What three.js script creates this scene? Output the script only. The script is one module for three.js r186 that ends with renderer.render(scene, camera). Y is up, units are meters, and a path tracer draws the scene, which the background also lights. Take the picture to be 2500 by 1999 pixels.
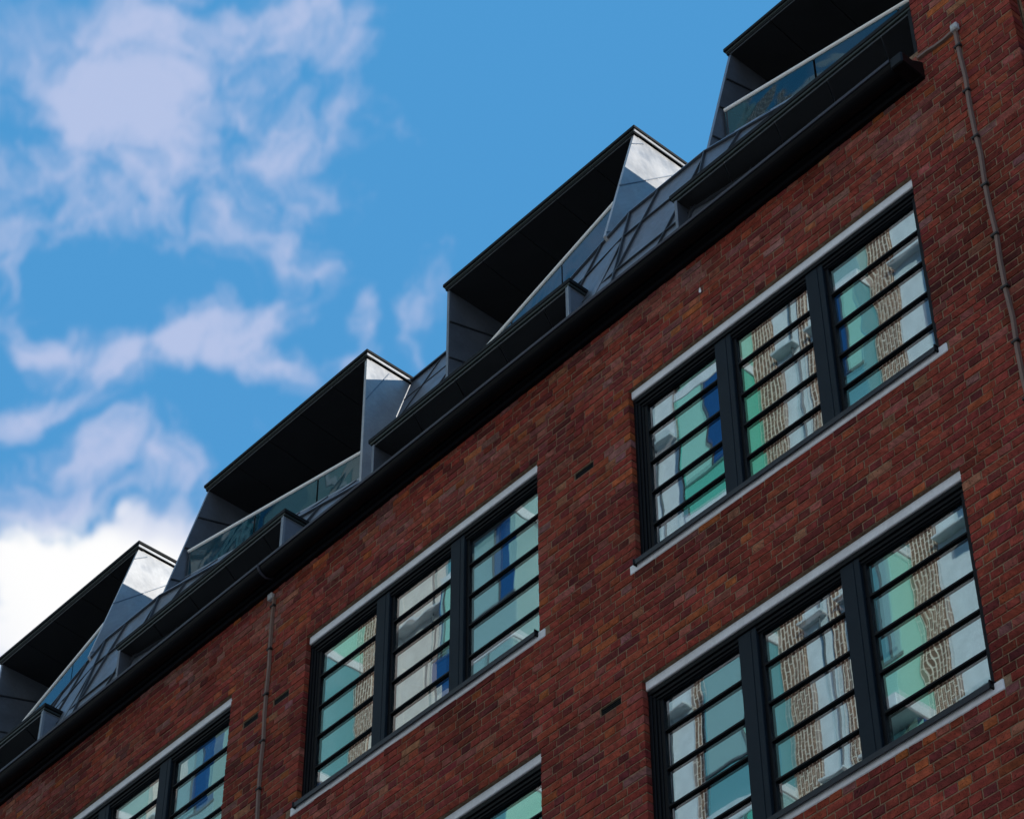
import * as THREE from 'three';
import { ImprovedNoise } from 'three/addons/math/ImprovedNoise.js';
import { mergeGeometries } from 'three/addons/utils/BufferGeometryUtils.js';

// ---------------------------------------------------------------- camera, sky, sun, exposure
const scene = new THREE.Scene();
const renderer = new THREE.WebGLRenderer({ antialias: true });
renderer.toneMapping = THREE.LinearToneMapping;
renderer.toneMappingExposure = 1.0;
renderer.shadowMap.enabled = true;

const YAW = -0.838594, PITCH = 0.77372, ROLL = -0.004224;
const EYE = new THREE.Vector3(10.469, 1.6, 10.653);
const FWD = new THREE.Vector3(Math.sin(YAW) * Math.cos(PITCH), Math.sin(PITCH), -Math.cos(YAW) * Math.cos(PITCH));
const camera = new THREE.PerspectiveCamera(17.6316, 1024 / 818, 0.1, 2000);
camera.position.copy(EYE);
camera.up.set(0, 1, 0);
camera.lookAt(EYE.clone().add(FWD));
camera.rotateZ(-ROLL * -1);

const SUN = new THREE.Vector3(0.70, 0.38, -0.60).normalize();
const sun = new THREE.DirectionalLight(new THREE.Color(1.0, 0.95, 0.86), 5.0);
sun.position.copy(SUN).multiplyScalar(80).add(new THREE.Vector3(0, 18, 0));
sun.target.position.set(0, 18, 0);
sun.castShadow = true;
Object.assign(sun.shadow.camera, { left: -40, right: 40, top: 40, bottom: -40, near: 1, far: 220 });
sun.shadow.mapSize.set(4096, 4096);
scene.add(sun, sun.target);

const noise = new ImprovedNoise();
const fbm = (x, y, z, oct, gain = 0.5) => {
  let a = 1, s = 0, n = 0;
  for (let i = 0; i < oct; i++) { s += a * noise.noise(x, y, z); n += a; a *= gain; x = x * 2.03 + 17.1; y = y * 2.03 + 5.3; z = z * 2.03 + 9.7; }
  return s / n;
};
const sstep = (a, b, x) => { const t = Math.min(1, Math.max(0, (x - a) / (b - a))); return t * t * (3 - 2 * t); };
const mix = (a, b, t) => a + (b - a) * t;

// The sky: clear blue air with broken cumulus. Cloud banks are given by where they stand in the sky,
// as [right, up, half-width, half-height, lean, strength] in thousandths of the distance, about one fixed direction.
const BANKS = [
  [-144, 118, 62, 44, 0.05, 1.0], [-178, 140, 40, 36, 0, 0.75], [-112, 148, 46, 20, 0.2, 0.8], [-98, 88, 26, 40, -0.25, 0.75], [-132, 84, 40, 20, 0, 0.6], [-196, 130, 26, 30, 0, 0.7], [-92, 142, 14, 22, 0.3, 0.7], [-186, 96, 22, 26, 0, 0.5],
  [-176, 26, 12, 16, -0.6, 0.8], [-154, 18, 24, 10, -0.35, 0.85], [-122, 22, 26, 12, 0.25, 0.95], [-98, 28, 26, 18, 0, 1.05], [-86, 20, 16, 12, -0.4, 0.8], [-60, 32, 7, 18, -0.4, 0.85], [-39, 30, 9, 20, 0.3, 0.9], [-52, 20, 18, 9, 0, 0.7],
  [-176, 4, 15, 9, 0.2, 0.85], [-160, 6, 14, 6, -0.2, 0.55], [-152, -16, 30, 12, 0.2, 0.8], [-126, -24, 24, 14, -0.2, 0.95], [-104, -40, 22, 14, 0, 0.85], [-94, -8, 15, 10, -0.6, 0.42],
  [-168, -34, 34, 18, 0.1, 0.85], [-150, -62, 56, 24, 0.12, 1.5], [-186, -62, 30, 24, 0, 1.2], [-160, -84, 60, 26, 0, 1.3],
];
{
  const W = 4096, H = 2048, data = new Float32Array(W * H * 4);
  const R = new THREE.Vector3().crossVectors(FWD, new THREE.Vector3(0, 1, 0)).normalize(), U = new THREE.Vector3().crossVectors(R, FWD);
  for (let j = 0; j < H; j++) {
    const el = ((j + 0.5) / H - 0.5) * Math.PI, y = Math.sin(el), ce = Math.cos(el);
    for (let i = 0; i < W; i++) {
      const o = (j * W + i) * 4; data[o + 3] = 1;
      if (y < -0.02) { data[o] = 0.24; data[o + 1] = 0.25; data[o + 2] = 0.26; continue; }
      const az = ((i + 0.5) / W - 0.5) * 2 * Math.PI, x = ce * Math.cos(az), z = ce * Math.sin(az);
      const h = Math.max(0, y), pale = Math.pow(1 - h, 3.2);
      let r = mix(0.074, 0.30, pale), g = mix(0.318, 0.50, pale), b = mix(0.655, 0.78, pale);
      const f = x * FWD.x + y * FWD.y + z * FWD.z;
      let near = 0, px = 0, py = 0;
      if (f > 0.93) { px = 1000 * (x * R.x + y * R.y + z * R.z) / f; py = 1000 * (x * U.x + y * U.y + z * U.z) / f; near = 1 - sstep(0.93, 1, Math.hypot(px / 330, py / 300) / 1); }
      near = f > 0.93 ? 1 - sstep(0.75, 1.15, Math.hypot(px / 260, py / 230)) : 0;
      let n = fbm(x * 13, y * 13, z * 13, 4, 0.55), cov = 0, body = 0;
      if (near > 0) {
        const wx = fbm(px / 62, py / 62, 2.5, 4, 0.55), wy = fbm(px / 62 + 31, py / 62, 7.5, 4, 0.55);
        n = mix(n, fbm(px / 44 + wx * 0.9, py / 44 + wy * 0.9, 4.1, 7, 0.62), near);
        const qx = px + 34 * wx, qy = py + 26 * wy;
        for (const [cx, cy, sx, sy, lean, k] of BANKS) {
          const dx = (qx - cx) / sx, dy = (qy - cy - lean * (qx - cx)) / sy, e = dx * dx + dy * dy;
          if (e < 6) cov = Math.max(cov, k * Math.exp(-e * 0.72)), body += (k > 1.15 ? 1 : 0.12) * Math.exp(-e * 0.7);
        }
      }
      const far = 0.5 + 1.5 * fbm(x * 2.6 + 3, y * 3.4, z * 2.6, 3);
      const c = mix(Math.max(0, far) * 0.62, cov, near);
      const d = sstep(0.30, 1.02, c + n * 1.28);
      const lit = mix(sstep(0.5, 1.1, far), sstep(0.45, 1.5, body), near);
      const cr = mix(0.52, 1.0, lit), cg = mix(0.585, 1.0, lit), cb = mix(0.82, 1.0, lit), a = d * mix(0.86, 1.0, lit);
      data[o] = mix(r, cr, a); data[o + 1] = mix(g, cg, a); data[o + 2] = mix(b, cb, a);
    }
  }
  const sky = new THREE.DataTexture(data, W, H, THREE.RGBAFormat, THREE.FloatType);
  sky.mapping = THREE.EquirectangularReflectionMapping; sky.magFilter = THREE.LinearFilter; sky.minFilter = THREE.LinearFilter; sky.needsUpdate = true;
  scene.background = sky; scene.environment = sky;
}

// ---------------------------------------------------------------- helpers
let seed = 20240611;
const rnd = () => { seed = (seed + 0x6d2b79f5) | 0; let t = Math.imul(seed ^ (seed >>> 15), 1 | seed); t = (t + Math.imul(t ^ (t >>> 7), 61 | t)) ^ t; return ((t ^ (t >>> 14)) >>> 0) / 4294967296; };
const rr = (a, b) => a + (b - a) * rnd();
const V = (x, y, z) => new THREE.Vector3(x, y, z);
const lin = (r, g, b) => new THREE.Color().setRGB(r, g, b);
function mesh(name, geo, mat, parent) {
  const m = new THREE.Mesh(Array.isArray(geo) ? (geo.length === 1 ? geo[0] : mergeGeometries(geo)) : geo, mat);
  m.name = name; m.castShadow = true; m.receiveShadow = true; parent.add(m); return m;
}
function group(name, parent) { const g = new THREE.Group(); g.name = name; parent.add(g); return g; }
// triangles from a flat list, with uv in metres from the dominant plane
function raw(tris, colors) {
  const n = tris.length, pos = new Float32Array(n * 3), uv = new Float32Array(n * 2), nor = new Float32Array(n * 3);
  const a = V(), b = V();
  for (let i = 0; i < n; i += 3) {
    a.subVectors(tris[i + 1], tris[i]); b.subVectors(tris[i + 2], tris[i]); a.cross(b).normalize();
    const ax = Math.abs(a.x), ay = Math.abs(a.y), az = Math.abs(a.z);
    for (let k = 0; k < 3; k++) {
      const p = tris[i + k];
      pos.set([p.x, p.y, p.z], (i + k) * 3); nor.set([a.x, a.y, a.z], (i + k) * 3);
      uv.set(az >= ax && az >= ay ? [p.x, p.y] : ax >= ay ? [p.z, p.y] : [p.x, p.z], (i + k) * 2);
    }
  }
  const g = new THREE.BufferGeometry();
  g.setAttribute('position', new THREE.BufferAttribute(pos, 3)); g.setAttribute('normal', new THREE.BufferAttribute(nor, 3)); g.setAttribute('uv', new THREE.BufferAttribute(uv, 2));
  if (colors) g.setAttribute('color', new THREE.BufferAttribute(new Float32Array(colors), 3));
  return g;
}
const quad = (a, b, c, d) => [a, b, c, a, c, d];
// a chamfered box from corner to corner
function box(x0, x1, y0, y1, z0, z1, c = 0.004) {
  c = Math.min(c, (x1 - x0) / 3, (y1 - y0) / 3, (z1 - z0) / 3);
  const t = [], X = [x0, x1], Y = [y0, y1], Z = [z0, z1];
  const P = (i, j, k, ax) => V(X[i] + (ax === 0 ? 0 : (i ? -c : c)), Y[j] + (ax === 1 ? 0 : (j ? -c : c)), Z[k] + (ax === 2 ? 0 : (k ? -c : c)));
  const face = (a, b, cc, d, flip) => t.push(...(flip ? quad(a, d, cc, b) : quad(a, b, cc, d)));
  for (const s of [0, 1]) {
    face(P(s, 0, 0, 0), P(s, 1, 0, 0), P(s, 1, 1, 0), P(s, 0, 1, 0), !s);
    face(P(0, s, 0, 1), P(0, s, 1, 1), P(1, s, 1, 1), P(1, s, 0, 1), !s);
    face(P(0, 0, s, 2), P(1, 0, s, 2), P(1, 1, s, 2), P(0, 1, s, 2), !s);
  }
  for (const i of [0, 1]) for (const j of [0, 1]) {
    face(P(i, j, 0, 0), P(i, j, 1, 0), P(i, j, 1, 1), P(i, j, 0, 1), i !== j);
    face(P(i, 0, j, 0), P(i, 1, j, 0), P(i, 1, j, 2), P(i, 0, j, 2), i === j);
    face(P(0, i, j, 1), P(1, i, j, 1), P(1, i, j, 2), P(0, i, j, 2), i !== j);
  }
  for (const i of [0, 1]) for (const j of [0, 1]) for (const k of [0, 1]) {
    const v = [P(i, j, k, 0), P(i, j, k, 1), P(i, j, k, 2)];
    if ((i + j + k) % 2 === 0) v.reverse(); t.push(...v);
  }
  return raw(t);
}
// a flat plate: outline pts, thickness th behind it (against the normal)
function plate(pts, th) {
  const n = V().subVectors(pts[1], pts[0]).cross(V().subVectors(pts[2], pts[0])).normalize();
  const back = pts.map((p) => p.clone().addScaledVector(n, -th)), t = [];
  for (let i = 1; i < pts.length - 1; i++) { t.push(pts[0], pts[i], pts[i + 1]); t.push(back[0], back[i + 1], back[i]); }
  for (let i = 0; i < pts.length; i++) { const k = (i + 1) % pts.length; t.push(...quad(pts[i], back[i], back[k], pts[k])); }
  return raw(t);
}
// a thin raised rib from a to b, standing h along n, w wide
function rib(a, b, n, w, h) {
  const d = V().subVectors(b, a).normalize(), s = V().crossVectors(d, n).normalize().multiplyScalar(w / 2), u = n.clone().multiplyScalar(h), l = n.clone().multiplyScalar(-0.003);
  const q = (p, sg, up) => p.clone().addScaledVector(s, sg).add(up);
  const A = [q(a, -1, l), q(a, 1, l), q(a, 0.7, u), q(a, -0.7, u)], B = [q(b, -1, l), q(b, 1, l), q(b, 0.7, u), q(b, -0.7, u)], t = [];
  for (let i = 0; i < 4; i++) { const k = (i + 1) % 4; t.push(...quad(A[i], A[k], B[k], B[i])); }
  t.push(...quad(A[3], A[2], A[1], A[0]), ...quad(B[0], B[1], B[2], B[3]));
  return raw(t);
}
// a profile [z, y] swept along x
function sweep(prof, x0, x1, closed = true) {
  const t = [], n = prof.length;
  for (let i = 0; i < (closed ? n : n - 1); i++) {
    const a = prof[i], b = prof[(i + 1) % n];
    t.push(...quad(V(x0, a[1], a[0]), V(x1, a[1], a[0]), V(x1, b[1], b[0]), V(x0, b[1], b[0])));
  }
  const sh = THREE.ShapeUtils.triangulateShape(prof.map((p) => new THREE.Vector2(p[0], p[1])), []);
  if (closed) for (const f of sh) { t.push(...f.map((i) => V(x1, prof[i][1], prof[i][0]))); t.push(...[...f].reverse().map((i) => V(x0, prof[i][1], prof[i][0]))); }
  return raw(t);
}
function tube(points, r, seg = 10) { return new THREE.TubeGeometry(new THREE.CatmullRomCurve3(points, false, 'catmullrom', 0.02), Math.max(4, points.length * 6), r, seg, false).toNonIndexed(); }
function tex(size, fn, srgb = true) {
  const d = new Uint8Array(size * size * 4);
  for (let j = 0; j < size; j++) for (let i = 0; i < size; i++) { const c = fn(i / size, j / size); d.set([c[0], c[1], c[2], 255].map((v) => Math.max(0, Math.min(255, v))), (j * size + i) * 4); }
  const t = new THREE.DataTexture(d, size, size); t.wrapS = t.wrapT = THREE.RepeatWrapping; t.magFilter = THREE.LinearFilter; t.minFilter = THREE.LinearMipmapLinearFilter; t.generateMipmaps = true;
  if (srgb) t.colorSpace = THREE.SRGBColorSpace; t.needsUpdate = true; return t;
}
// tileable noise on the unit square
const tile = (u, v, f, oct, s = 0) => { const a = u * 2 * Math.PI, b = v * 2 * Math.PI, k = f / 6.2832; return fbm(Math.cos(a) * k + s, Math.sin(a) * k + Math.cos(b) * k * 1.0 + s * 2, Math.sin(b) * k - s, oct, 0.55); };
const rep = (t, m) => { t.repeat.set(1 / m, 1 / m); return t; };

// ---------------------------------------------------------------- materials
const grainTex = rep(tex(1024, (u, v) => { const a = tile(u, v, 26, 4), b = tile(u, v, 150, 3, 7), p = tile(u, v, 90, 2, 31); const k = 214 + 70 * a + 60 * b - (p > 0.34 ? 70 : 0); return [k, k - 2, k - 3]; }), 1.3);
const grainBump = rep(tex(1024, (u, v) => { const k = 128 + 90 * tile(u, v, 170, 3, 3) + 60 * tile(u, v, 40, 2, 9); return [k, k, k]; }, false), 1.3);
const zincTex = rep(tex(512, (u, v) => { const k = 226 + 26 * tile(u, v, 9, 4) + 12 * tile(u, v, 70, 2, 4); return [k, k, k + 2]; }), 2.2);
const zincBump = rep(tex(512, (u, v) => { const k = 128 + 120 * tile(u, v, 5, 2, 21); return [k, k, k]; }, false), 1.7);
const zincRough = rep(tex(512, (u, v) => { const k = 118 + 50 * tile(u, v, 12, 4, 2); return [k, k, k]; }, false), 1.9);
const waveBump = rep(tex(512, (u, v) => { const k = 128 + 120 * tile(u, v, 4, 2, 12); return [k, k, k]; }, false), 1.6);
const chalkTex = rep(tex(512, (u, v) => { const k = 228 + 20 * tile(u, v, 8, 4) + 14 * tile(u, v, 80, 2, 5); return [k, k, k]; }), 1.4);

const std = (o) => new THREE.MeshStandardMaterial(o), phy = (o) => new THREE.MeshPhysicalMaterial(o);
const M = {
  brick: phy({ vertexColors: true, map: grainTex, bumpMap: grainBump, bumpScale: 0.0025, roughness: 0.9, specularIntensity: 0.25 }),
  mortar: phy({ color: lin(0.31, 0.21, 0.138), map: grainTex, bumpMap: grainBump, bumpScale: 0.003, roughness: 0.95, specularIntensity: 0.25 }),
  lintel: std({ color: lin(0.86, 0.88, 0.91), map: chalkTex, roughness: 0.75 }),
  frame: phy({ color: lin(0.004, 0.005, 0.007), roughness: 0.45, specularIntensity: 0.2 }),
  mullion: phy({ color: lin(0.010, 0.019, 0.028), map: zincTex, roughness: 0.55, specularIntensity: 0.25 }),
  sillMetal: phy({ color: lin(0.014, 0.019, 0.028), roughness: 0.42, specularIntensity: 0.6 }),
  paneFront: phy({ color: lin(0.86, 0.97, 0.96), roughness: 0.0, transmission: 1, thickness: 0, ior: 1.75, bumpMap: waveBump, bumpScale: 0.0003 }),
  paneBack: phy({ color: lin(0.41, 0.45, 0.48), roughness: 0.0, metalness: 1, bumpMap: waveBump, bumpScale: 0.00035 }),
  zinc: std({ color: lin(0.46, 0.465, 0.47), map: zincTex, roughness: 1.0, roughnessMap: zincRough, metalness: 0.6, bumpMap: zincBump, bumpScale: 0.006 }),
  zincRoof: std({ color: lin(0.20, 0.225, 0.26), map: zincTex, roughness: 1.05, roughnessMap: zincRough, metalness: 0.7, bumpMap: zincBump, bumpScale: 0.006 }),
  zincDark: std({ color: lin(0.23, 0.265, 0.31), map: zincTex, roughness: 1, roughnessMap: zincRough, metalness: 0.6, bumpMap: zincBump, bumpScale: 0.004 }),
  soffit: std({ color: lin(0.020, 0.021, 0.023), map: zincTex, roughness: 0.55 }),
  seam: std({ color: lin(0.05, 0.056, 0.066), roughness: 0.5, metalness: 0.5 }),
  black: phy({ color: lin(0.004, 0.004, 0.005), roughness: 0.4, specularIntensity: 0.22 }),
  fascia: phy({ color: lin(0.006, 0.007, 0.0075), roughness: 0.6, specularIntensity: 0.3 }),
  drip: std({ color: lin(0.032, 0.042, 0.039), roughness: 0.5, metalness: 0.5 }),
  trim: std({ color: lin(0.26, 0.29, 0.32), roughness: 0.5, metalness: 0.6 }),
  gutterLip: phy({ color: lin(0.034, 0.036, 0.05), roughness: 0.45, specularIntensity: 0.4 }),
  rail: phy({ color: lin(0.86, 0.84, 0.80), roughness: 0.4 }),
  railGlass: phy({ color: lin(0.018, 0.115, 0.17), roughness: 0.0, metalness: 0.5, transmission: 1, thickness: 0, ior: 1.4, bumpMap: waveBump, bumpScale: 0.003 }),
  darkGlass: phy({ color: lin(0.004, 0.005, 0.006), roughness: 0.05, specularIntensity: 0.5 }),
  conduit: std({ color: lin(0.20, 0.12, 0.09), map: chalkTex, roughness: 0.6 }),
  clip: std({ color: lin(0.016, 0.013, 0.012), roughness: 0.7 }),
  greyBox: std({ color: lin(0.42, 0.43, 0.43), roughness: 0.6 }),
  asphalt: std({ color: lin(0.05, 0.05, 0.052), map: grainTex, roughness: 0.95 }),
  paving: std({ color: lin(0.26, 0.25, 0.24), map: grainTex, roughness: 0.9 }),
};

// ---------------------------------------------------------------- the brick building
// wall plane z = 0, x to the right, bays 4.089 m apart; bay 0 holds the window nearest the camera
const BAY = 4.089, OPW = 3.008, COURSE = 0.075, TOP = 16.362, STOREY = 39 * COURSE, WINH = 1.89;
const building = group('brick_building', scene);
building.userData = { label: 'red brick warehouse with white lintels and angular dark zinc roof dormers', category: 'building' };

const openings = [];
for (const k of [0, 1, 2, 3]) openings.push([-BAY * k, TOP]);
for (const k of [0, 1, 2]) openings.push([-BAY * k, TOP - STOREY]);
const vents = [[-0.536, 15.875], [-4.414, 15.875], [-4.849, 15.875], [-0.333, 13.401]];
const X0 = -13.4, X1 = 4.13, Y0 = 9.9, YC = 17.6, TX = 3.26, YT = 22.8;

const wall = group('brick_wall', building);
{ // mortar body with the openings cut out
  const s = new THREE.Shape([[X0, Y0], [X1 - 0.006, Y0], [X1 - 0.006, YT], [TX + 0.006, YT], [TX + 0.006, YC], [X0, YC]].map((p) => new THREE.Vector2(...p)));
  for (const [x, y] of openings) s.holes.push(new THREE.Path([[x - 0.006, y + 0.004], [x - 0.006, y - WINH], [x + OPW + 0.006, y - WINH], [x + OPW + 0.006, y + 0.004]].map((p) => new THREE.Vector2(...p))));
  for (const [x, y] of vents) s.holes.push(new THREE.Path([[x - 0.108, y + 0.034], [x - 0.108, y - 0.034], [x + 0.108, y - 0.034], [x + 0.108, y + 0.034]].map((p) => new THREE.Vector2(...p))));
  const g = new THREE.ExtrudeGeometry(s, { depth: 0.3, bevelEnabled: false }); g.translate(0, 0, -0.3057);
  mesh('mortar', g, M.mortar, wall);
  mesh('wall_core', [box(X0, TX, 0, Y0 - 0.01, -0.4, -0.02), box(TX, X1, 0, Y0 - 0.01, -0.4, -0.02), box(X1 + 0.002, 16, 0, YT, -0.6, -0.125)], M.mortar, wall);
}
// brick tones: plum, red, orange, brown, burnt
const TONES = [[0.270, 0.050, 0.034, 34], [0.305, 0.060, 0.038, 26], [0.225, 0.042, 0.035, 20], [0.34, 0.074, 0.038, 8], [0.40, 0.105, 0.038, 2.6], [0.155, 0.033, 0.030, 9], [0.33, 0.098, 0.076, 6], [0.37, 0.150, 0.085, 1.2], [0.27, 0.115, 0.105, 2.0]];
const toneSum = TONES.reduce((a, t) => a + t[3], 0);
function brickTone(x, y) {
  let k = rnd() * toneSum, t = TONES[0];
  for (const c of TONES) { if ((k -= c[3]) < 0) { t = c; break; } }
  const v = 1.06 * rr(0.8, 1.2) * (1 + 0.35 * fbm(x * 0.7, y * 0.7, 3.3, 2));
  let c = [t[0] * v, t[1] * v * rr(0.9, 1.1), t[2] * v * rr(0.9, 1.1)];
  // lime bloom on the courses under the leaking gutter joints
  const bloom = sstep(0.02, 0.3, fbm(x * 1.15 + 4, y * 2.2, 8, 3) + 0.1) * sstep(16.35, 16.95, y) * (x < 3.2 ? 1 : 0) * rr(0, 1);
  c = [mix(c[0], 0.36, bloom * 0.62), mix(c[1], 0.21, bloom * 0.62), mix(c[2], 0.19, bloom * 0.62)];
  const soot = sstep(0.06, 0.36, fbm(x * 0.9 - 7, y * 0.9, 1.7, 3)) * 0.35; return c.map((q) => q * (1 - soot));
}
function brick(x0, x1, y0, y1, z, depth, tone) {
  const j = () => rr(-0.0017, 0.0017), b = 0.0028, t = [], col = [];
  const bx0 = x0 + j(), bx1 = x1 + j(), by0 = y0 + j(), by1 = y1 + j(), zf = z + rr(-0.0022, 0.0022), tx = rr(-0.0012, 0.0012), ty = rr(-0.0012, 0.0012);
  const F = [[bx0 + b, by0 + b, -tx - ty], [bx1 - b, by0 + b, tx - ty], [bx1 - b, by1 - b, tx + ty], [bx0 + b, by1 - b, -tx + ty]].map((p) => V(p[0] + j() * 0.6, p[1] + j() * 0.6, zf + p[2]));
  const E = [[bx0, by0], [bx1, by0], [bx1, by1], [bx0, by1]].map((p) => V(p[0], p[1], zf - b)), Bk = E.map((p) => V(p.x, p.y, z - depth));
  const m = V((bx0 + bx1) / 2 + rr(-0.04, 0.04), (by0 + by1) / 2, zf);
  for (let i = 0; i < 4; i++) { const k = (i + 1) % 4; t.push(m, F[i], F[k]); t.push(...quad(F[i], E[i], E[k], F[k])); t.push(...quad(E[i], Bk[i], Bk[k], E[k])); }
  const shade = new Map(), of = (p) => { if (!shade.has(p)) { const s = rr(0.82, 1.18); shade.set(p, [tone[0] * s, tone[1] * s * rr(0.92, 1.08), tone[2] * s * rr(0.92, 1.08)]); } return shade.get(p); };
  for (const p of t) col.push(...of(p));
  return raw(t, col);
}
{
  const list = [], J = 0.012;
  const course = (yb, x0, x1, k, z, offs) => {
    const header = k % 2 !== 0 || openings.some(([x, y]) => Math.abs(yb - y) < 0.01), len = header ? 0.1125 : 0.225;
    let x = Math.floor(x0 / 0.225) * 0.225 + (header ? 0.05625 : 0) + offs + rr(-0.006, 0.006);
    const cuts = [x0];
    for (; x < x1; x += len + rr(-0.0025, 0.0025)) if (x > x0 + 0.05 && x < x1 - 0.05) cuts.push(x);
    cuts.push(x1 + J);
    for (let i = 0; i < cuts.length - 1; i++) list.push([cuts[i], cuts[i + 1] - (cuts[i + 1] > x1 ? J : J * 0.75), yb, yb + COURSE - J, z]);
  };
  const inHole = (y) => openings.filter(([, t]) => y + COURSE * 0.6 < t && y + COURSE * 0.9 > t - WINH + 0.04);
  for (let k = Math.ceil((Y0 - TOP) / COURSE); ; k++) {
    const yb = TOP + k * COURSE + J * 0.5; if (yb > YT - 0.08) break;
    const spans = [];
    if (yb < YC - 0.08) {
      let from = X0; const hs = inHole(yb - 0.005).map((o) => o[0]).sort((a, b) => a - b);
      for (const h of hs) { if (h > from) spans.push([from, h]); from = h + OPW; }
      spans.push([from, X1]);
    } else spans.push([TX, X1]);
    for (const [a, b] of spans) {
      const vs = vents.filter((v) => Math.abs(yb + 0.033 - v[1]) < 0.037 && v[0] > a && v[0] < b).map((v) => v[0]).sort((p, q) => p - q);
      let f = a; for (const v of vs) { course(yb, f, v - 0.115, k, 0, 0.02 * Math.sin(k * 7.3)); f = v + 0.115; }
      course(yb, f, b, k, 0, 0.02 * Math.sin(k * 7.3));
    }
    course(yb, X1 + 0.03, X1 + 3.6, k, -0.1125, 0.03);
  }
  // stone sills cut the course they sit in
  const cut = (b) => openings.some(([x, y]) => b[0] < x + OPW + 0.07 && b[1] > x - 0.07 && b[2] < y - WINH + 0.075 && b[3] > y - WINH + 0.012 && !(b[1] < x || b[0] > x + OPW) && b[2] > y - WINH - 0.02);
  const keep = list.filter((b) => !cut(b));
  const size = (b) => (b[1] - b[0]) / Math.pow(V((b[0] + b[1]) / 2, b[2], b[4]).distanceTo(EYE), 2);
  const seen = (b) => { const p = V((b[0] + b[1]) / 2, b[2], b[4]).project(camera); return Math.abs(p.x) < 0.98 && Math.abs(p.y) < 0.98; };
  camera.updateMatrixWorld(true); camera.updateProjectionMatrix();
  const big = new Set(keep.filter(seen).sort((a, b) => size(b) - size(a)).slice(0, 300));
  const rest = [];
  for (const b of keep) {
    const g = brick(b[0], b[1], b[2], b[3], b[4], 0.11, brickTone(b[0], b[2]));
    if (big.has(b)) mesh('brick', g, M.brick, wall); else rest.push(g);
  }
  mesh('brickwork', rest, M.brick, wall).userData = { kind: 'stuff' };
}
for (const [x, y] of vents) { // cast air vents set into single-brick holes
  const v = group('air_vent', building);
  mesh('vent_back', box(x - 0.106, x + 0.106, y - 0.032, y + 0.032, -0.1, -0.028), M.black, v);
  for (let i = 0; i < 4; i++) mesh('slat', box(x - 0.104, x + 0.104, y - 0.03 + i * 0.0165, y - 0.022 + i * 0.0165, -0.029, -0.012, 0.001), M.black, v);
}
{ // a splash of old white paint
  const t = [], c = V(0.853, 16.85, 0.0045); const ring = [...Array(9)].map((_, i) => { const a = i / 9 * 6.283, r = rr(0.010, 0.022); return V(c.x + Math.cos(a) * r * 0.8, c.y + Math.sin(a) * r * 1.5, 0.004); });
  ring.forEach((p, i) => t.push(c, p, ring[(i + 1) % 9])); mesh('paint_splash', raw(t), M.lintel, building);
}

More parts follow.
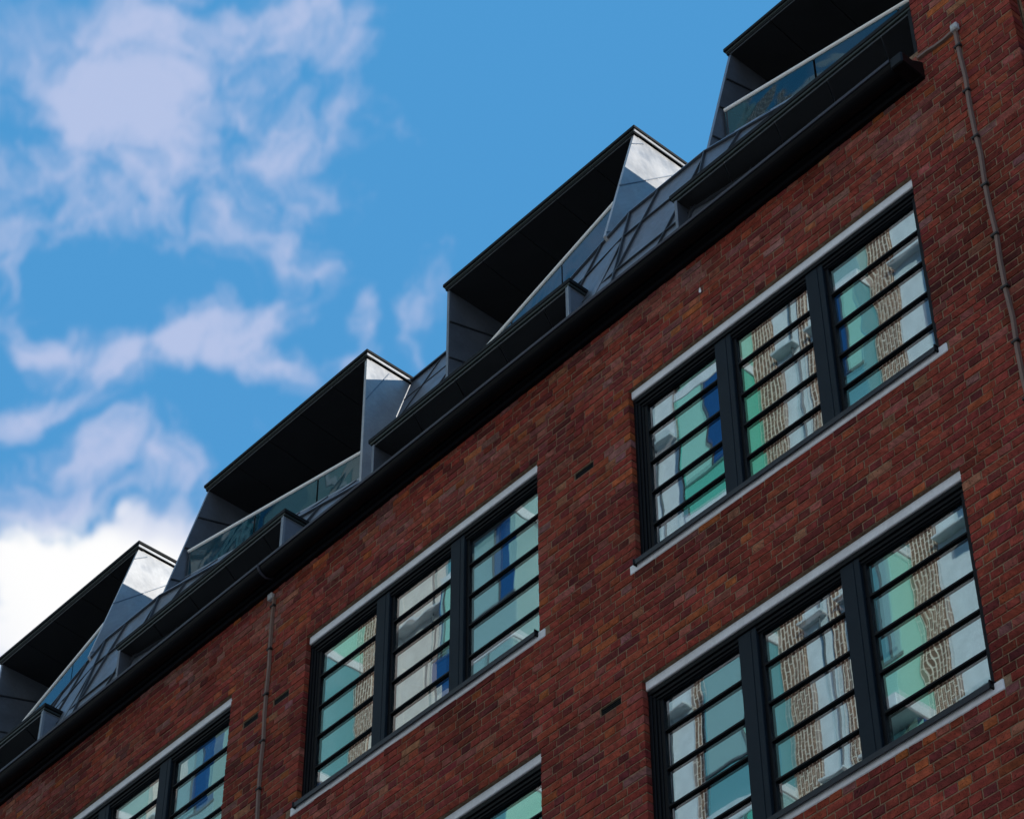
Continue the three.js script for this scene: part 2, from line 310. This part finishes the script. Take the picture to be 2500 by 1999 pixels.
// ---------------------------------------------------------------- windows
function makeWindow(x, y, n) {
  const w = group('window', building), b = y - WINH;               // b: underside of the sill
  mesh('lintel', box(x - 0.0, x + OPW, y - 0.078, y + 0.003, -0.28, -0.032, 0.006), M.lintel, w);
  mesh('sill', box(x - 0.067, x + OPW + 0.067, b, b + 0.083, -0.2, 0.006, 0.006), M.lintel, w);
  mesh('sill_flashing', sweep([[0.034, b + 0.041], [0.036, b + 0.082], [-0.12, b + 0.1], [-0.12, b + 0.086], [0.026, b + 0.07], [0.026, b + 0.041]], x + 0.004, x + OPW - 0.004), M.sillMetal, w);
  for (const e of [x + 0.002, x + OPW - 0.016]) mesh('sill_end', box(e, e + 0.014, b + 0.036, b + 0.095, -0.02, 0.043, 0.003), M.frame, w);
  const h0 = y - 0.078, f0 = b + 0.088;                             // frame top, frame foot
  // stepped outer frame
  mesh('frame', [
    box(x, x + OPW, h0 - 0.045, h0, -0.2, -0.046), box(x, x + OPW, h0 - 0.078, h0 - 0.045, -0.2, -0.060), box(x, x + OPW, h0 - 0.104, h0 - 0.078, -0.2, -0.072),
    box(x + 0.001, x + 0.035, f0, h0 - 0.045, -0.2, -0.05), box(x + 0.035, x + 0.062, f0, h0 - 0.06, -0.2, -0.062), box(x + 0.062, x + 0.085, f0, h0 - 0.08, -0.2, -0.076),
    box(x + OPW - 0.035, x + OPW - 0.001, f0, h0 - 0.045, -0.2, -0.05), box(x + OPW - 0.07, x + OPW - 0.035, f0, h0 - 0.06, -0.2, -0.066),
  ], M.frame, w);
  for (const m of [0.90, 1.87]) {
    mesh('mullion', [box(x + m, x + m + 0.118, f0, h0 - 0.046, -0.2, -0.058, 0.003), box(x + m + 0.123, x + m + 0.17, f0, h0 - 0.046, -0.2, -0.058, 0.003), box(x + m + 0.1, x + m + 0.14, f0, h0 - 0.05, -0.2, -0.064, 0.002)], M.mullion, w);
  }
  const lights = [[0.085, 0.90], [1.07, 1.87], [2.04, OPW - 0.07]], paneTop = h0 - 0.104;
  lights.forEach(([a, c], li) => {
    a += x; c += x;
    mesh('sash', [box(a, a + 0.035, f0, paneTop, -0.2, -0.085, 0.003), box(c - 0.02, c, f0, paneTop, -0.2, -0.09, 0.003), box(a, c, paneTop - 0.012, paneTop, -0.2, -0.082, 0.003)], M.frame, w);
    const ys = [y - 0.464, y - 0.797, y - 1.113, y - 1.44];
    for (const yb of ys) mesh('glazing_bar', box(a - 0.018, c + 0.0, yb - 0.017, yb + 0.001, -0.1015, -0.084, 0.002), M.frame, w);
    for (const yb of [...ys, paneTop + 0.01]) mesh('spacer', box(a + 0.03, c - 0.015, yb - 0.014, yb - 0.002, -0.118, -0.1065, 0.002), M.frame, w);
    const edges = [paneTop - 0.012, ...ys.flatMap((q) => [q - 0.017, q + 0.001]).sort((p, q) => q - p), f0];
    for (let i = 0; i < 10; i += 2) {
      const t = edges[i], bt = edges[i + 1], cx = (a + c) / 2, cy = (t + bt) / 2, ww = (c - a) / 2 - 0.01, hh = (t - bt) / 2 + 0.006;
      for (const [nm, z, mat, amp] of [['pane', -0.1035, M.paneFront, 0.001], ['inner_pane', -0.1155, M.paneBack, 0.0022]]) {
        const p = mesh(nm, raw(quad(V(-ww, -hh, 0), V(ww, -hh, 0), V(ww, hh, 0), V(-ww, hh, 0))), mat, w);
        p.position.set(cx, cy, z); p.rotation.set(rr(-amp, amp), rr(-amp, amp), 0);
        const uv = p.geometry.attributes.uv; for (let q = 0; q < uv.count; q++) uv.setXY(q, uv.getX(q) + cx + n, uv.getY(q) + cy);
      }
    }
  });
}
openings.forEach(([x, y], i) => makeWindow(x, y, i * 0.37));

// ---------------------------------------------------------------- cornice and gutter
{
  mesh('cornice', sweep([[-0.1, 17.235], [0.035, 17.235], [0.055, 17.25], [0.06, 17.285], [0.085, 17.3], [0.11, 17.32], [0.115, 17.36], [-0.1, 17.5]], X0, 3.285), M.black, building);
  const c = [0.165, 17.342], r = 0.094, prof = [];
  for (let i = 0; i <= 14; i++) { const a = Math.PI * (1 + i / 14); prof.push([c[0] + Math.cos(a) * r * -1, c[1] + Math.sin(a) * r]); }
  const outer = prof, inner = prof.map(([z, y]) => [c[0] + (z - c[0]) * 0.93, c[1] + (y - c[1]) * 0.93 + 0.001]).reverse();
  const g = mesh('gutter', sweep([...outer, ...inner], X0, 3.2), M.black, building);
  mesh('gutter_lip', box(X0, 3.17, 17.318, 17.352, 0.256, 0.268, 0.003), M.gutterLip, g);
  mesh('cornice_stop', box(3.165, 3.287, 17.2385, 17.36, -0.1, 0.258, 0.012), M.black, building);
  const strap = (x) => { const t = outer.map(([z, y]) => V(x, c[1] + (y - c[1]) * 1.05, c[0] + (z - c[0]) * 1.05)); mesh('gutter_strap', tube(t, 0.012, 6), M.gutterLip, g); };
  strap(-4.55); strap(-10.6);
}

// ---------------------------------------------------------------- mansard roof and dormers
const LEFT = (k) => k % 2 === 0;                                   // bays 0, 2: balcony runs out to the left; bays 1, 3: to the right
const YB = 17.3, ZB = -0.25, YK = 19.68;
// the coping line in plan (x, z), zigzag from bay to bay
const coping = [];
for (const k of [3, 2, 1, 0]) {
  const x = -BAY * k;
  if (LEFT(k)) coping.push([x + 0.29, -0.83], [x + 3.2, -1.32]); else coping.push([x + 0.1, -1.37], [x + 3.414, -0.83]);
}
coping.unshift([-13.4, -1.33]); coping.push([5, -1.34]);
const copeZ = (x) => { for (let i = 0; i < coping.length - 1; i++) { const [a, za] = coping[i], [b, zb] = coping[i + 1]; if (x <= b) return mix(za, zb, Math.max(0, (x - a) / (b - a))); } return -1.33; };
const slope = (x, t) => V(x, mix(YB, YK, t), mix(ZB, copeZ(x), t));
const mansard = group('mansard_roof', building);
{
  const cuts = coping.map((c) => c[0]);
  for (let i = 0; i < cuts.length - 1; i++) {
    const a = cuts[i], b = cuts[i + 1], n = Math.max(1, Math.round((b - a) / 0.62)), flat = Math.abs(coping[i][1] - coping[i + 1][1]) < 0.06;
    for (let j = 0; j < n; j++) {
      const x0 = mix(a, b, j / n), x1 = mix(a, b, (j + 1) / n), p = [slope(x0, 0), slope(x1, 0), slope(x1, 1), slope(x0, 1)];
      mesh('zinc_panel', [plate([p[0], p[1], p[2]], 0.012), plate([p[0], p[2], p[3]], 0.012)], M.zincRoof, mansard);
    }
    // welted seams: level laps, raking joints, folds
    const nrm = V(0, 0.25, 1).normalize();
    const run = (f, w, h) => { const segs = []; for (let j = 0; j < 10; j++) segs.push(rib(f(j / 10), f((j + 1) / 10), nrm, w, h)); mesh('seam', segs, M.seam, mansard); };
    for (const t of [0.36, 0.60, 0.84]) run((j) => slope(mix(a, b, j), t), 0.014, 0.02);
    for (let s = -1; s < (b - a) / 0.62 + 1; s++) {
      const lo = a + s * 0.62 + 0.1, hi = lo + 0.9, ta = lo < a ? (a - lo) / 0.9 : 0, tb = hi > b ? (b - lo) / 0.9 : 1;
      if (tb > ta + 0.08) run((j) => slope(lo + 0.9 * mix(ta, tb, j), mix(ta, tb, j)), 0.016, 0.022);
    }
    if (i > 0) run((j) => slope(a, j), 0.02, 0.024);
    const p = slope(a, 1), q = slope(b, 1);
    mesh('coping', rib(p.clone().add(V(0, 0.012, 0)), q.clone().add(V(0, 0.012, 0)), V(0, 1, 0), 0.05, 0.018), M.zincDark, mansard);
  }
  // deck behind the coping and the upper slopes
  mesh('roof_deck', [box(X0, 5, 19.2, 19.33, -6, -1.2), box(X0, 5, 21.2, 21.34, -12, -2.7), box(X0, 5, 19.33, 21.2, -2.9, -2.72)], M.zincDark, mansard);
}
function makeDormer(k) {
  const x = -BAY * k, L = LEFT(k), d = group('dormer', building), xl = x + 0.27, xr = x + 3.06, ys = 21.50;
  // roof lid: black fascia over a thin drip
  mesh('lid', box(x + 0.235, x + 3.10, ys + 0.052, ys + 0.094, -4.6, -1.262, 0.006), M.fascia, d);
  mesh('lid_upper_sheet', box(x + 1.6, x + 3.085, ys + 0.095, ys + 0.108, -4.6, -1.275, 0.003), M.fascia, d);
  mesh('drip_edge', [box(x + 0.25, x + 3.075, ys + 0.026, ys + 0.051, -4.6, -1.277, 0.004)], M.drip, d);
  mesh('side_drip', [box(x + 3.076, x + 3.088, ys + 0.014, ys + 0.05, -4.6, -1.277, 0.003)], M.zinc, d);  // paler than the front drip: sunlight on this side put into the colour
  mesh('drip_edge', [box(x + 0.256, x + 3.08, ys, ys + 0.025, -1.36, -1.283, 0.004)], M.fascia, d);
  // soffit boards, each a panel, laid askew like the balcony
  const n = 5, sk = L ? -0.24 : 0.24, zf = -1.29, zb = -4.5;
  for (let i = 0; i < n; i++) {
    const cl = (v) => Math.min(xr - 0.02, Math.max(xl + 0.02, v)), a = mix(xl, xr, i / n) + 0.004, b = mix(xl, xr, (i + 1) / n) - 0.004, s = -0.26;
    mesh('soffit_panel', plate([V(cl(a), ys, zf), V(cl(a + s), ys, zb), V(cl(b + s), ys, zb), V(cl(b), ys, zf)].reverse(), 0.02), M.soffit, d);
  }
  mesh('ceiling', box(xl, xr, ys + 0.008, ys + 0.024, -4.5, -1.37), M.black, d);
  const lean = (px) => [V(px, ys, -1.30), V(px, 19.70, -0.85), V(px, 19.25, -1.3), V(px, 19.25, -4.5), V(px, ys, -4.5)];
  const upright = (px) => [V(px, ys, -1.30), V(px, 18.9, -1.30), V(px, 18.9, -4.5), V(px, ys, -4.5)];
  const lp = L ? lean(xl + 0.035) : upright(xl + 0.035), rp = L ? upright(xr) : lean(xr);
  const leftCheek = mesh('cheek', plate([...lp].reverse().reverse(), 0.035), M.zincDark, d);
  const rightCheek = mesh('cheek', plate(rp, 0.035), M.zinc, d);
  // seams of the left cheek, seen from inside the balcony, and of the right cheek, seen from outside
  const si = [], so = [];
  for (const yy of [21.02, 20.5, 19.98, 19.46]) { const z0 = L ? -1.30 + (21.5 - yy) / 1.8 * 0.45 - 0.004 : -1.304; si.push(rib(V(xl + 0.036, yy, z0), V(xl + 0.036, yy + 0.36, z0 - 1.15), V(1, 0, 0), 0.018, 0.012)); }
  for (const g of si) mesh('seam', g, M.seam, leftCheek);
  if (!L) for (const [y0, y1, z0, z1] of [[20.56, 21.42, -1.06, -1.95], [19.75, 20.5, -0.86, -1.75], [21.33, 21.45, -1.26, -1.42]]) so.push(rib(V(xr + 0.001, y0, z0), V(xr + 0.001, y1, z1), V(1, 0, 0), 0.012, 0.006));
  else so.push(rib(V(xr + 0.001, 20.9, -1.31), V(xr + 0.001, 21.46, -1.6), V(1, 0, 0), 0.012, 0.005));
  for (const g of so) mesh('seam', g, M.zincDark, rightCheek);
  // balcony: dark glazed back wall, floor, curb, glass and handrail
  mesh('back_glazing', box(xl + 0.04, xr - 0.04, 19.3, ys - 0.01, -3.3, -3.2), M.darkGlass, d);
  const A = L ? [xl + 0.06, -1.10] : [xr - 0.05, -1.10], B = L ? [xr - 0.045, -1.545] : [xl + 0.05, -1.53];
  const at = (t, y, o = 0) => V(mix(A[0], B[0], t), y, mix(A[1], B[1], t) + o);
  const cuts = [0, 0.36, 0.69, 1];
  for (let i = 0; i < 3; i++) {
    const a = cuts[i] + (i ? 0.004 : 0), b = cuts[i + 1] - 0.004, pts = [at(a, 20.07), at(b, 20.07), at(b, 20.44), at(a, 20.44)];
    mesh('balustrade_glass', raw(quad(...(L ? pts : [pts[1], pts[0], pts[3], pts[2]]))), M.railGlass, d);
  }
  mesh('handrail', tube([at(0, 20.455), at(0.5, 20.455), at(1, 20.455)], 0.021, 12), M.rail, d);
  mesh('glass_channel', rib(at(0, 20.055), at(1, 20.055), V(0, 1, 0), 0.05, 0.028), M.trim, d);
  const post = L ? at(0.003, 20.07, -0.02) : at(0.003, 20.07, -0.02);
  mesh('post', box(post.x - 0.02, post.x + 0.02, 19.95, 20.43, post.z - 0.02, post.z + 0.02), M.seam, d);
  // sloping apron from the coping up to the glass
  const fan = [], N = 7, x0a = L ? xl + 0.04 : xl + 0.04, x1a = L ? xr - 0.04 : xr + (-0.04);
  for (let i = 0; i < N; i++) {
    const u = mix(x0a, x1a, i / N), v = mix(x0a, x1a, (i + 1) / N), T = (q) => { const t = (q - A[0]) / (B[0] - A[0]); return V(q, 20.058, mix(A[1], B[1], t) + 0.02); };
    const P = [V(u, YK + 0.02, copeZ(u)), V(v, YK + 0.02, copeZ(v)), T(v), T(u)];
    mesh('apron_panel', [plate([P[0], P[1], P[2]], 0.01), plate([P[0], P[2], P[3]], 0.01)], M.zincRoof, d);
    fan.push(rib(V(u, YK + 0.02, copeZ(u)), T(u + (L ? 0.12 : -0.12)), V(0, 0.5, 0.86), 0.014, 0.012));
  }
  for (const g of fan) mesh('seam', g, M.seam, d);
}
function makeLowerDormer(k) {
  const x = -BAY * k, d = group('lower_dormer', building), xl = x + 0.17, xr = x + 2.99, ys = 18.80, zf = -0.44;
  mesh('lid', box(xl, xr, ys + 0.048, ys + 0.098, -2.0, zf, 0.006), M.fascia, d);
  mesh('drip_edge', box(xl + 0.02, xr - 0.012, ys + 0.02, ys + 0.047, -2.0, zf - 0.008, 0.004), M.drip, d);
  mesh('ceiling', box(xl + 0.05, xr - 0.03, ys + 0.008, ys + 0.019, -1.9, zf - 0.03, 0.002), M.trim, d);
  // soffit panels with raking joints
  const n = 5, s = -0.54, a0 = xl + 0.05, b0 = xr - 0.045, dz = 0.9;
  for (let i = 0; i < n; i++) {
    const a = mix(a0, b0 + 0.28, i / n) + (i ? 0.006 : 0), b = mix(a0, b0 + 0.28, (i + 1) / n) - 0.006, cl = (v) => Math.min(b0, Math.max(a0, v));
    const pts = [V(cl(a), ys, zf - 0.02), V(cl(b), ys, zf - 0.02)];
    const tb = b > b0 ? (b - b0) / (-s * dz) : 0; if (b > b0) pts.push(V(b0, ys, zf - 0.02 - tb * dz));
    pts.push(V(cl(b + s * dz), ys, zf - 0.02 - dz));
    const ta = a + s * dz < a0 ? (a - a0) / (-s * dz) : 1;
    if (ta < 1) pts.push(V(a0, ys, zf - 0.02 - dz), V(a0, ys, zf - 0.02 - ta * dz)); else pts.push(V(a + s * dz, ys, zf - 0.02 - dz));
    const clean = pts.filter((p, q) => p.distanceTo(pts[(q + 1) % pts.length]) > 0.002);
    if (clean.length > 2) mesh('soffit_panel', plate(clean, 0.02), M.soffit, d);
  }
  mesh('cheek', [box(xl + 0.045, xl + 0.078, 17.2, ys, -1.6, zf - 0.015, 0.003)], M.zincRoof, d);
  mesh('cheek', [box(xr - 0.07, xr - 0.035, 17.2, ys + 0.018, -1.6, zf - 0.012, 0.003)], k > 0 ? M.zincDark : M.fascia, d);  // cheek beside the tower coloured near black to stand in for shade
  if (k > 0) mesh('corner_trim', [box(xr - 0.038, xr - 0.028, 17.2, ys + 0.018, zf - 0.04, zf - 0.008, 0.002)], M.trim, d);
  mesh('window_glass', box(xl + 0.08, xr - 0.08, 17.2, ys - 0.01, -1.05, -1.0), M.darkGlass, d);
}
for (const k of [0, 1, 2, 3]) { makeDormer(k); makeLowerDormer(k); }
{ // upper slopes in the recessed gaps between dormers
  for (const [a, b] of [[-BAY * 2 + 3.08, -BAY + 0.27], [-13.4, -BAY * 3 + 0.27], [3.08, 5]]) {
    const bot = -1.34, top = -1.9, p = (x, t) => V(x, mix(19.6, 21.52, t), mix(bot, top, t)), nrm = V(0, 0.28, 0.96).normalize();
    const n = 2; for (let i = 0; i < n; i++) mesh('zinc_panel', plate([p(mix(a, b, i / n), 0), p(mix(a, b, (i + 1) / n), 0), p(mix(a, b, (i + 1) / n), 1), p(mix(a, b, i / n), 1)], 0.012), M.zincRoof, mansard);
    const seams = []; for (const t of [0.42, 0.62, 0.83]) seams.push(rib(p(a, t), p(b, t), nrm, 0.014, 0.008));
    for (const o of [-0.6, 0.0, 0.5]) { const lo = a + o, t0 = o < 0 ? -o / 1.1 : 0, t1 = Math.min(1, (b - lo) / 1.1); if (t1 > t0) seams.push(rib(p(lo + 1.1 * t0, t0), p(lo + 1.1 * t1, t1), nrm, 0.016, 0.012)); }
    for (const g of seams) mesh('seam', g, M.seam, mansard);
    mesh('ridge_flashing', rib(p(a, 1).add(V(0, 0.0, 0)), p(b, 1), V(0, 1, 0), 0.06, 0.03), M.seam, mansard);
  }
}

// ---------------------------------------------------------------- conduits on the wall
function conduit(name, label, pts, bx, by, clips) {
  const c = group(name, scene); c.userData = { label, category: 'conduit', group: 'brown conduits clipped to the brick wall' };
  for (const run of pts) {
    const segs = []; for (let i = 0; i < run.length - 1; i++) segs.push(rib(V(...run[i], 0.006), V(...run[i + 1], 0.006), V(0, 0, 1), 0.034, 0.02));
    mesh('cable_cover', segs, M.conduit, c);
  }
  for (const [x, y] of clips) mesh('clip', box(x - 0.03, x + 0.03, y - 0.011, y + 0.011, 0.003, 0.034, 0.003), M.clip, c);
  const b = mesh('junction_box', box(bx - 0.032, bx + 0.032, by - 0.034, by + 0.034, 0.006, 0.046, 0.006), M.greyBox, c);
  mesh('lid_plate', [box(bx - 0.022, bx + 0.022, by - 0.024, by + 0.024, 0.046, 0.05, 0.002), box(bx - 0.004, bx + 0.004, by - 0.015, by + 0.012, 0.05, 0.053, 0.001), box(bx - 0.012, bx + 0.012, by + 0.01, by + 0.016, 0.05, 0.053, 0.001)], M.greyBox, b);
}
const drop = (x, y0, y1, n) => [...Array(n + 1)].map((_, i) => [x + 0.008 * Math.sin(i * 2.1 + x), mix(y0, y1, i / n)]);
conduit('wall_conduit', 'brown conduit with grey junction box right of the top right window', [drop(3.634, 17.47, 11.2, 22), [[3.62, 17.485], [3.52, 17.47], [3.43, 17.475], [3.36, 17.49], [3.265, 17.492]]], 3.64, 17.49, [...Array(11)].map((_, i) => [3.632, 17.28 - i * 0.526]));
conduit('wall_conduit_001', 'brown conduit with grey junction box left of the middle window under the gutter', [drop(-4.615, 17.13, 11.2, 22)], -4.645, 17.15, [17.03, 16.53, 16.02, 15.507, 15.0, 14.49, 13.98, 13.47].map((y) => [-4.616, y]));

// ---------------------------------------------------------------- the street and the tower block across it (mirrored in the windows)
{
  const g = mesh('ground', box(-700, 700, -0.5, -0.16, -700, 700, 0.01), M.paving, scene); g.userData = { kind: 'structure' };
  const r = mesh('road', box(-300, 300, -0.159, -0.12, 2.6, 8.8, 0.01), M.asphalt, scene); r.userData = { kind: 'structure' };
  const p = mesh('pavement', box(-300, 300, -0.159, 0, -0.02, 2.58, 0.02), M.paving, scene); p.userData = { kind: 'structure' };
  const q = mesh('pavement_001', box(-300, 300, -0.159, 0, 8.82, 14, 0.02), M.paving, scene); q.userData = { kind: 'structure' };
}
{
  const T = group('tower_block', scene);
  T.userData = { label: 'tall pale apartment tower with buff brick piers and green glass bays across the street', category: 'building' };
  const brickTex = (() => {
    const w = 1024, d = new Uint8Array(w * w * 4); // 2.25 m square: 10 bricks by 30 courses
    for (let j = 0; j < w; j++) for (let i = 0; i < w; i++) {
      const cy = i / w * 30, row = Math.floor(cy), cx = j / w * 10 + (row % 2) * 0.5, fx = cx - Math.floor(cx), fy = cy - row;
      const h = Math.sin((Math.floor(cx) % 10) * 12.9 + row * 78.2) * 43758.5, v = h - Math.floor(h), joint = fx < 0.08 || fy < 0.26;
      const c = joint ? [214, 196, 184] : [98 + 34 * v, 74 + 26 * v, 60 + 22 * v]; d.set([...c, 255], (j * w + i) * 4);
    }
    const t = new THREE.DataTexture(d, w, w); t.wrapS = t.wrapT = THREE.RepeatWrapping; t.magFilter = THREE.LinearFilter; t.colorSpace = THREE.SRGBColorSpace; t.needsUpdate = true; return rep(t, 2.25);
  })();
  const TM = {
    brick: std({ map: brickTex, roughness: 0.9 }), pale: std({ color: lin(0.74, 0.78, 0.82), map: chalkTex, roughness: 0.5 }), warm: std({ color: lin(0.84, 0.74, 0.68), map: chalkTex, roughness: 0.6 }),
    green: phy({ color: lin(0.10, 0.42, 0.32), roughness: 0.15 }), mint: phy({ color: lin(0.28, 0.54, 0.46), roughness: 0.2 }), teal: phy({ color: lin(0.12, 0.30, 0.34), roughness: 0.12 }), haze: phy({ color: lin(0.24, 0.38, 0.39), roughness: 0.25 }), blue: phy({ color: lin(0.012, 0.06, 0.19), roughness: 0.08 }), line: std({ color: lin(0.05, 0.06, 0.07), roughness: 0.6 }),
  };
  const Z = 14, S0 = 0.55, ST = 3.05, storeys = (b) => (b < -15 ? 16 : 13);
  mesh('core', box(-46, -15.4, 0, S0 + ST * 16, Z + 0.35, Z + 16, 0.05), TM.pale, T);
  mesh('core', box(-15.39, 14, 0, S0 + ST * 13, Z + 0.36, Z + 16, 0.05), TM.pale, T);
  // [from, to, kind]: p pale panels, b brick pier, g glass bay, w warm panels (sunlight put into the colour), n narrow brick return
  const plan = [[-30.5, -28.9, 'g'], [-28.9, -27.0, 'w'], [-27.0, -26.1, 'b'], [-26.1, -24.8, 'g'], [-24.8, -23.7, 'w'], [-23.7, -21.75, 'g'], [-21.75, -21.2, 'b'], [-21.2, -18.7, 'w'], [-18.7, -18.25, 'g'], [-18.25, -17.5, 'b'], [-17.5, -16.2, 'g'], [-16.2, -15.4, 'w'], [-15.4, -14.6, 'w'], [-14.6, -12.75, 'p'], [-12.75, -12.2, 'b'], [-12.2, -10.8, 'g'], [-10.8, -10.3, 'b'], [-10.3, -9.7, 'p'], [-9.7, -9.5, 'b'], [-9.5, -8.95, 'p'], [-8.95, -8.8, 'b'], [-8.8, -8.1, 'g'], [-8.1, -7.6, 'b'], [-7.6, -6.5, 'p'], [-6.5, -5.2, 'g'], [-5.2, -4.6, 'b'], [-4.6, -2.5, 'p'], [-2.5, -1.2, 'g'], [-1.2, -0.5, 'b'], [-0.5, 3, 'p']];
  const glassKinds = ['mint', 'haze', 'blue', 'teal', 'mint', 'haze', 'green'];
  plan.forEach(([a, b, kind], pi) => {
    const NS = storeys(b);
    if (kind === 'b') { mesh('brick_pier', box(a, b, 0, S0 + ST * NS, Z - 0.05, Z + 0.4, 0.01), TM.brick, T); return; }
    for (let s = 5; s < NS; s++) {
      const y = S0 + s * ST;
      if (kind !== 'g') {
        const m = kind === 'w' ? TM.warm : TM.pale;
        const n = Math.max(1, Math.round((b - a) / 0.8));
        for (let i = 0; i < n; i++) mesh('cladding_panel', box(mix(a, b, i / n) + 0.006, mix(a, b, (i + 1) / n) - 0.006, y + 0.01, y + ST - 0.012, Z + 0.0, Z + 0.36, 0.005), m, T);
        if (b - a > 0.5) mesh('ledge', box(a + 0.04, b - 0.04, y - 0.035, y + 0.008, Z - 0.2, Z + 0.05, 0.006), TM.pale, T);
        if (s % 2 && b - a > 0.5) mesh('rain_pipe', box(mix(a, b, 0.72), mix(a, b, 0.72) + 0.035, y + 0.02, y + 2 * ST - 0.05, Z - 0.09, Z - 0.055, 0.008), TM.line, T);
      } else {
        const west = b < -16, kinds = west ? ['haze', 'haze', 'mint', 'haze', 'teal', 'haze', 'blue'] : glassKinds, out = (west && b - a > 0.6 ? 0.8 : 0.3) + 0.3 * ((pi * 7 + s * 3) % 4) / 3, gk = TM[kinds[(pi * 5 + s * 3) % 7]], gk2 = TM[kinds[(pi * 3 + s * 5 + 2) % 7]];
        const bay = group('glass_bay', T);
        mesh('slab', box(a, b, y, y + 0.22, Z - out - 0.1, Z + 0.34, 0.01), TM.pale, bay);
        mesh('spandrel_glass', box(a + 0.05, b - 0.05, y + 0.23, y + 1.04, Z - out, Z - out + 0.03, 0.004), gk2, bay);
        const split = a + (b - a) * (0.35 + 0.3 * ((pi + s) % 3) / 2), gk3 = TM[kinds[(pi * 2 + s + 4) % 7]];
        mesh('front_glass', box(a + 0.05, split - 0.02, y + 1.11, y + ST - 0.02, Z - out, Z - out + 0.03, 0.004), gk, bay);
        mesh('front_glass', box(split + 0.02, b - 0.05, y + 1.11, y + ST - 0.02, Z - out, Z - out + 0.03, 0.004), gk3, bay);
        mesh('side_glass', box(a + 0.02, a + 0.05, y + 0.23, y + ST - 0.02, Z - out, Z + 0.34, 0.004), gk2, bay);
        mesh('side_glass', box(b - 0.05, b - 0.02, y + 0.23, y + ST - 0.02, Z - out, Z + 0.34, 0.004), gk2, bay);
        mesh('transom', [box(a, b, y + 1.05, y + 1.1, Z - out - 0.02, Z - out - 0.002, 0.004), box(split - 0.018, split + 0.018, y + 1.11, y + ST - 0.02, Z - out - 0.02, Z - out + 0.02, 0.004)], TM.line, bay);
      }
    }
    mesh('base_wall', box(a, b, 0, S0 + 5 * ST, Z, Z + 0.36, 0.01), TM.pale, T);
  });
}

renderer.render(scene, camera);
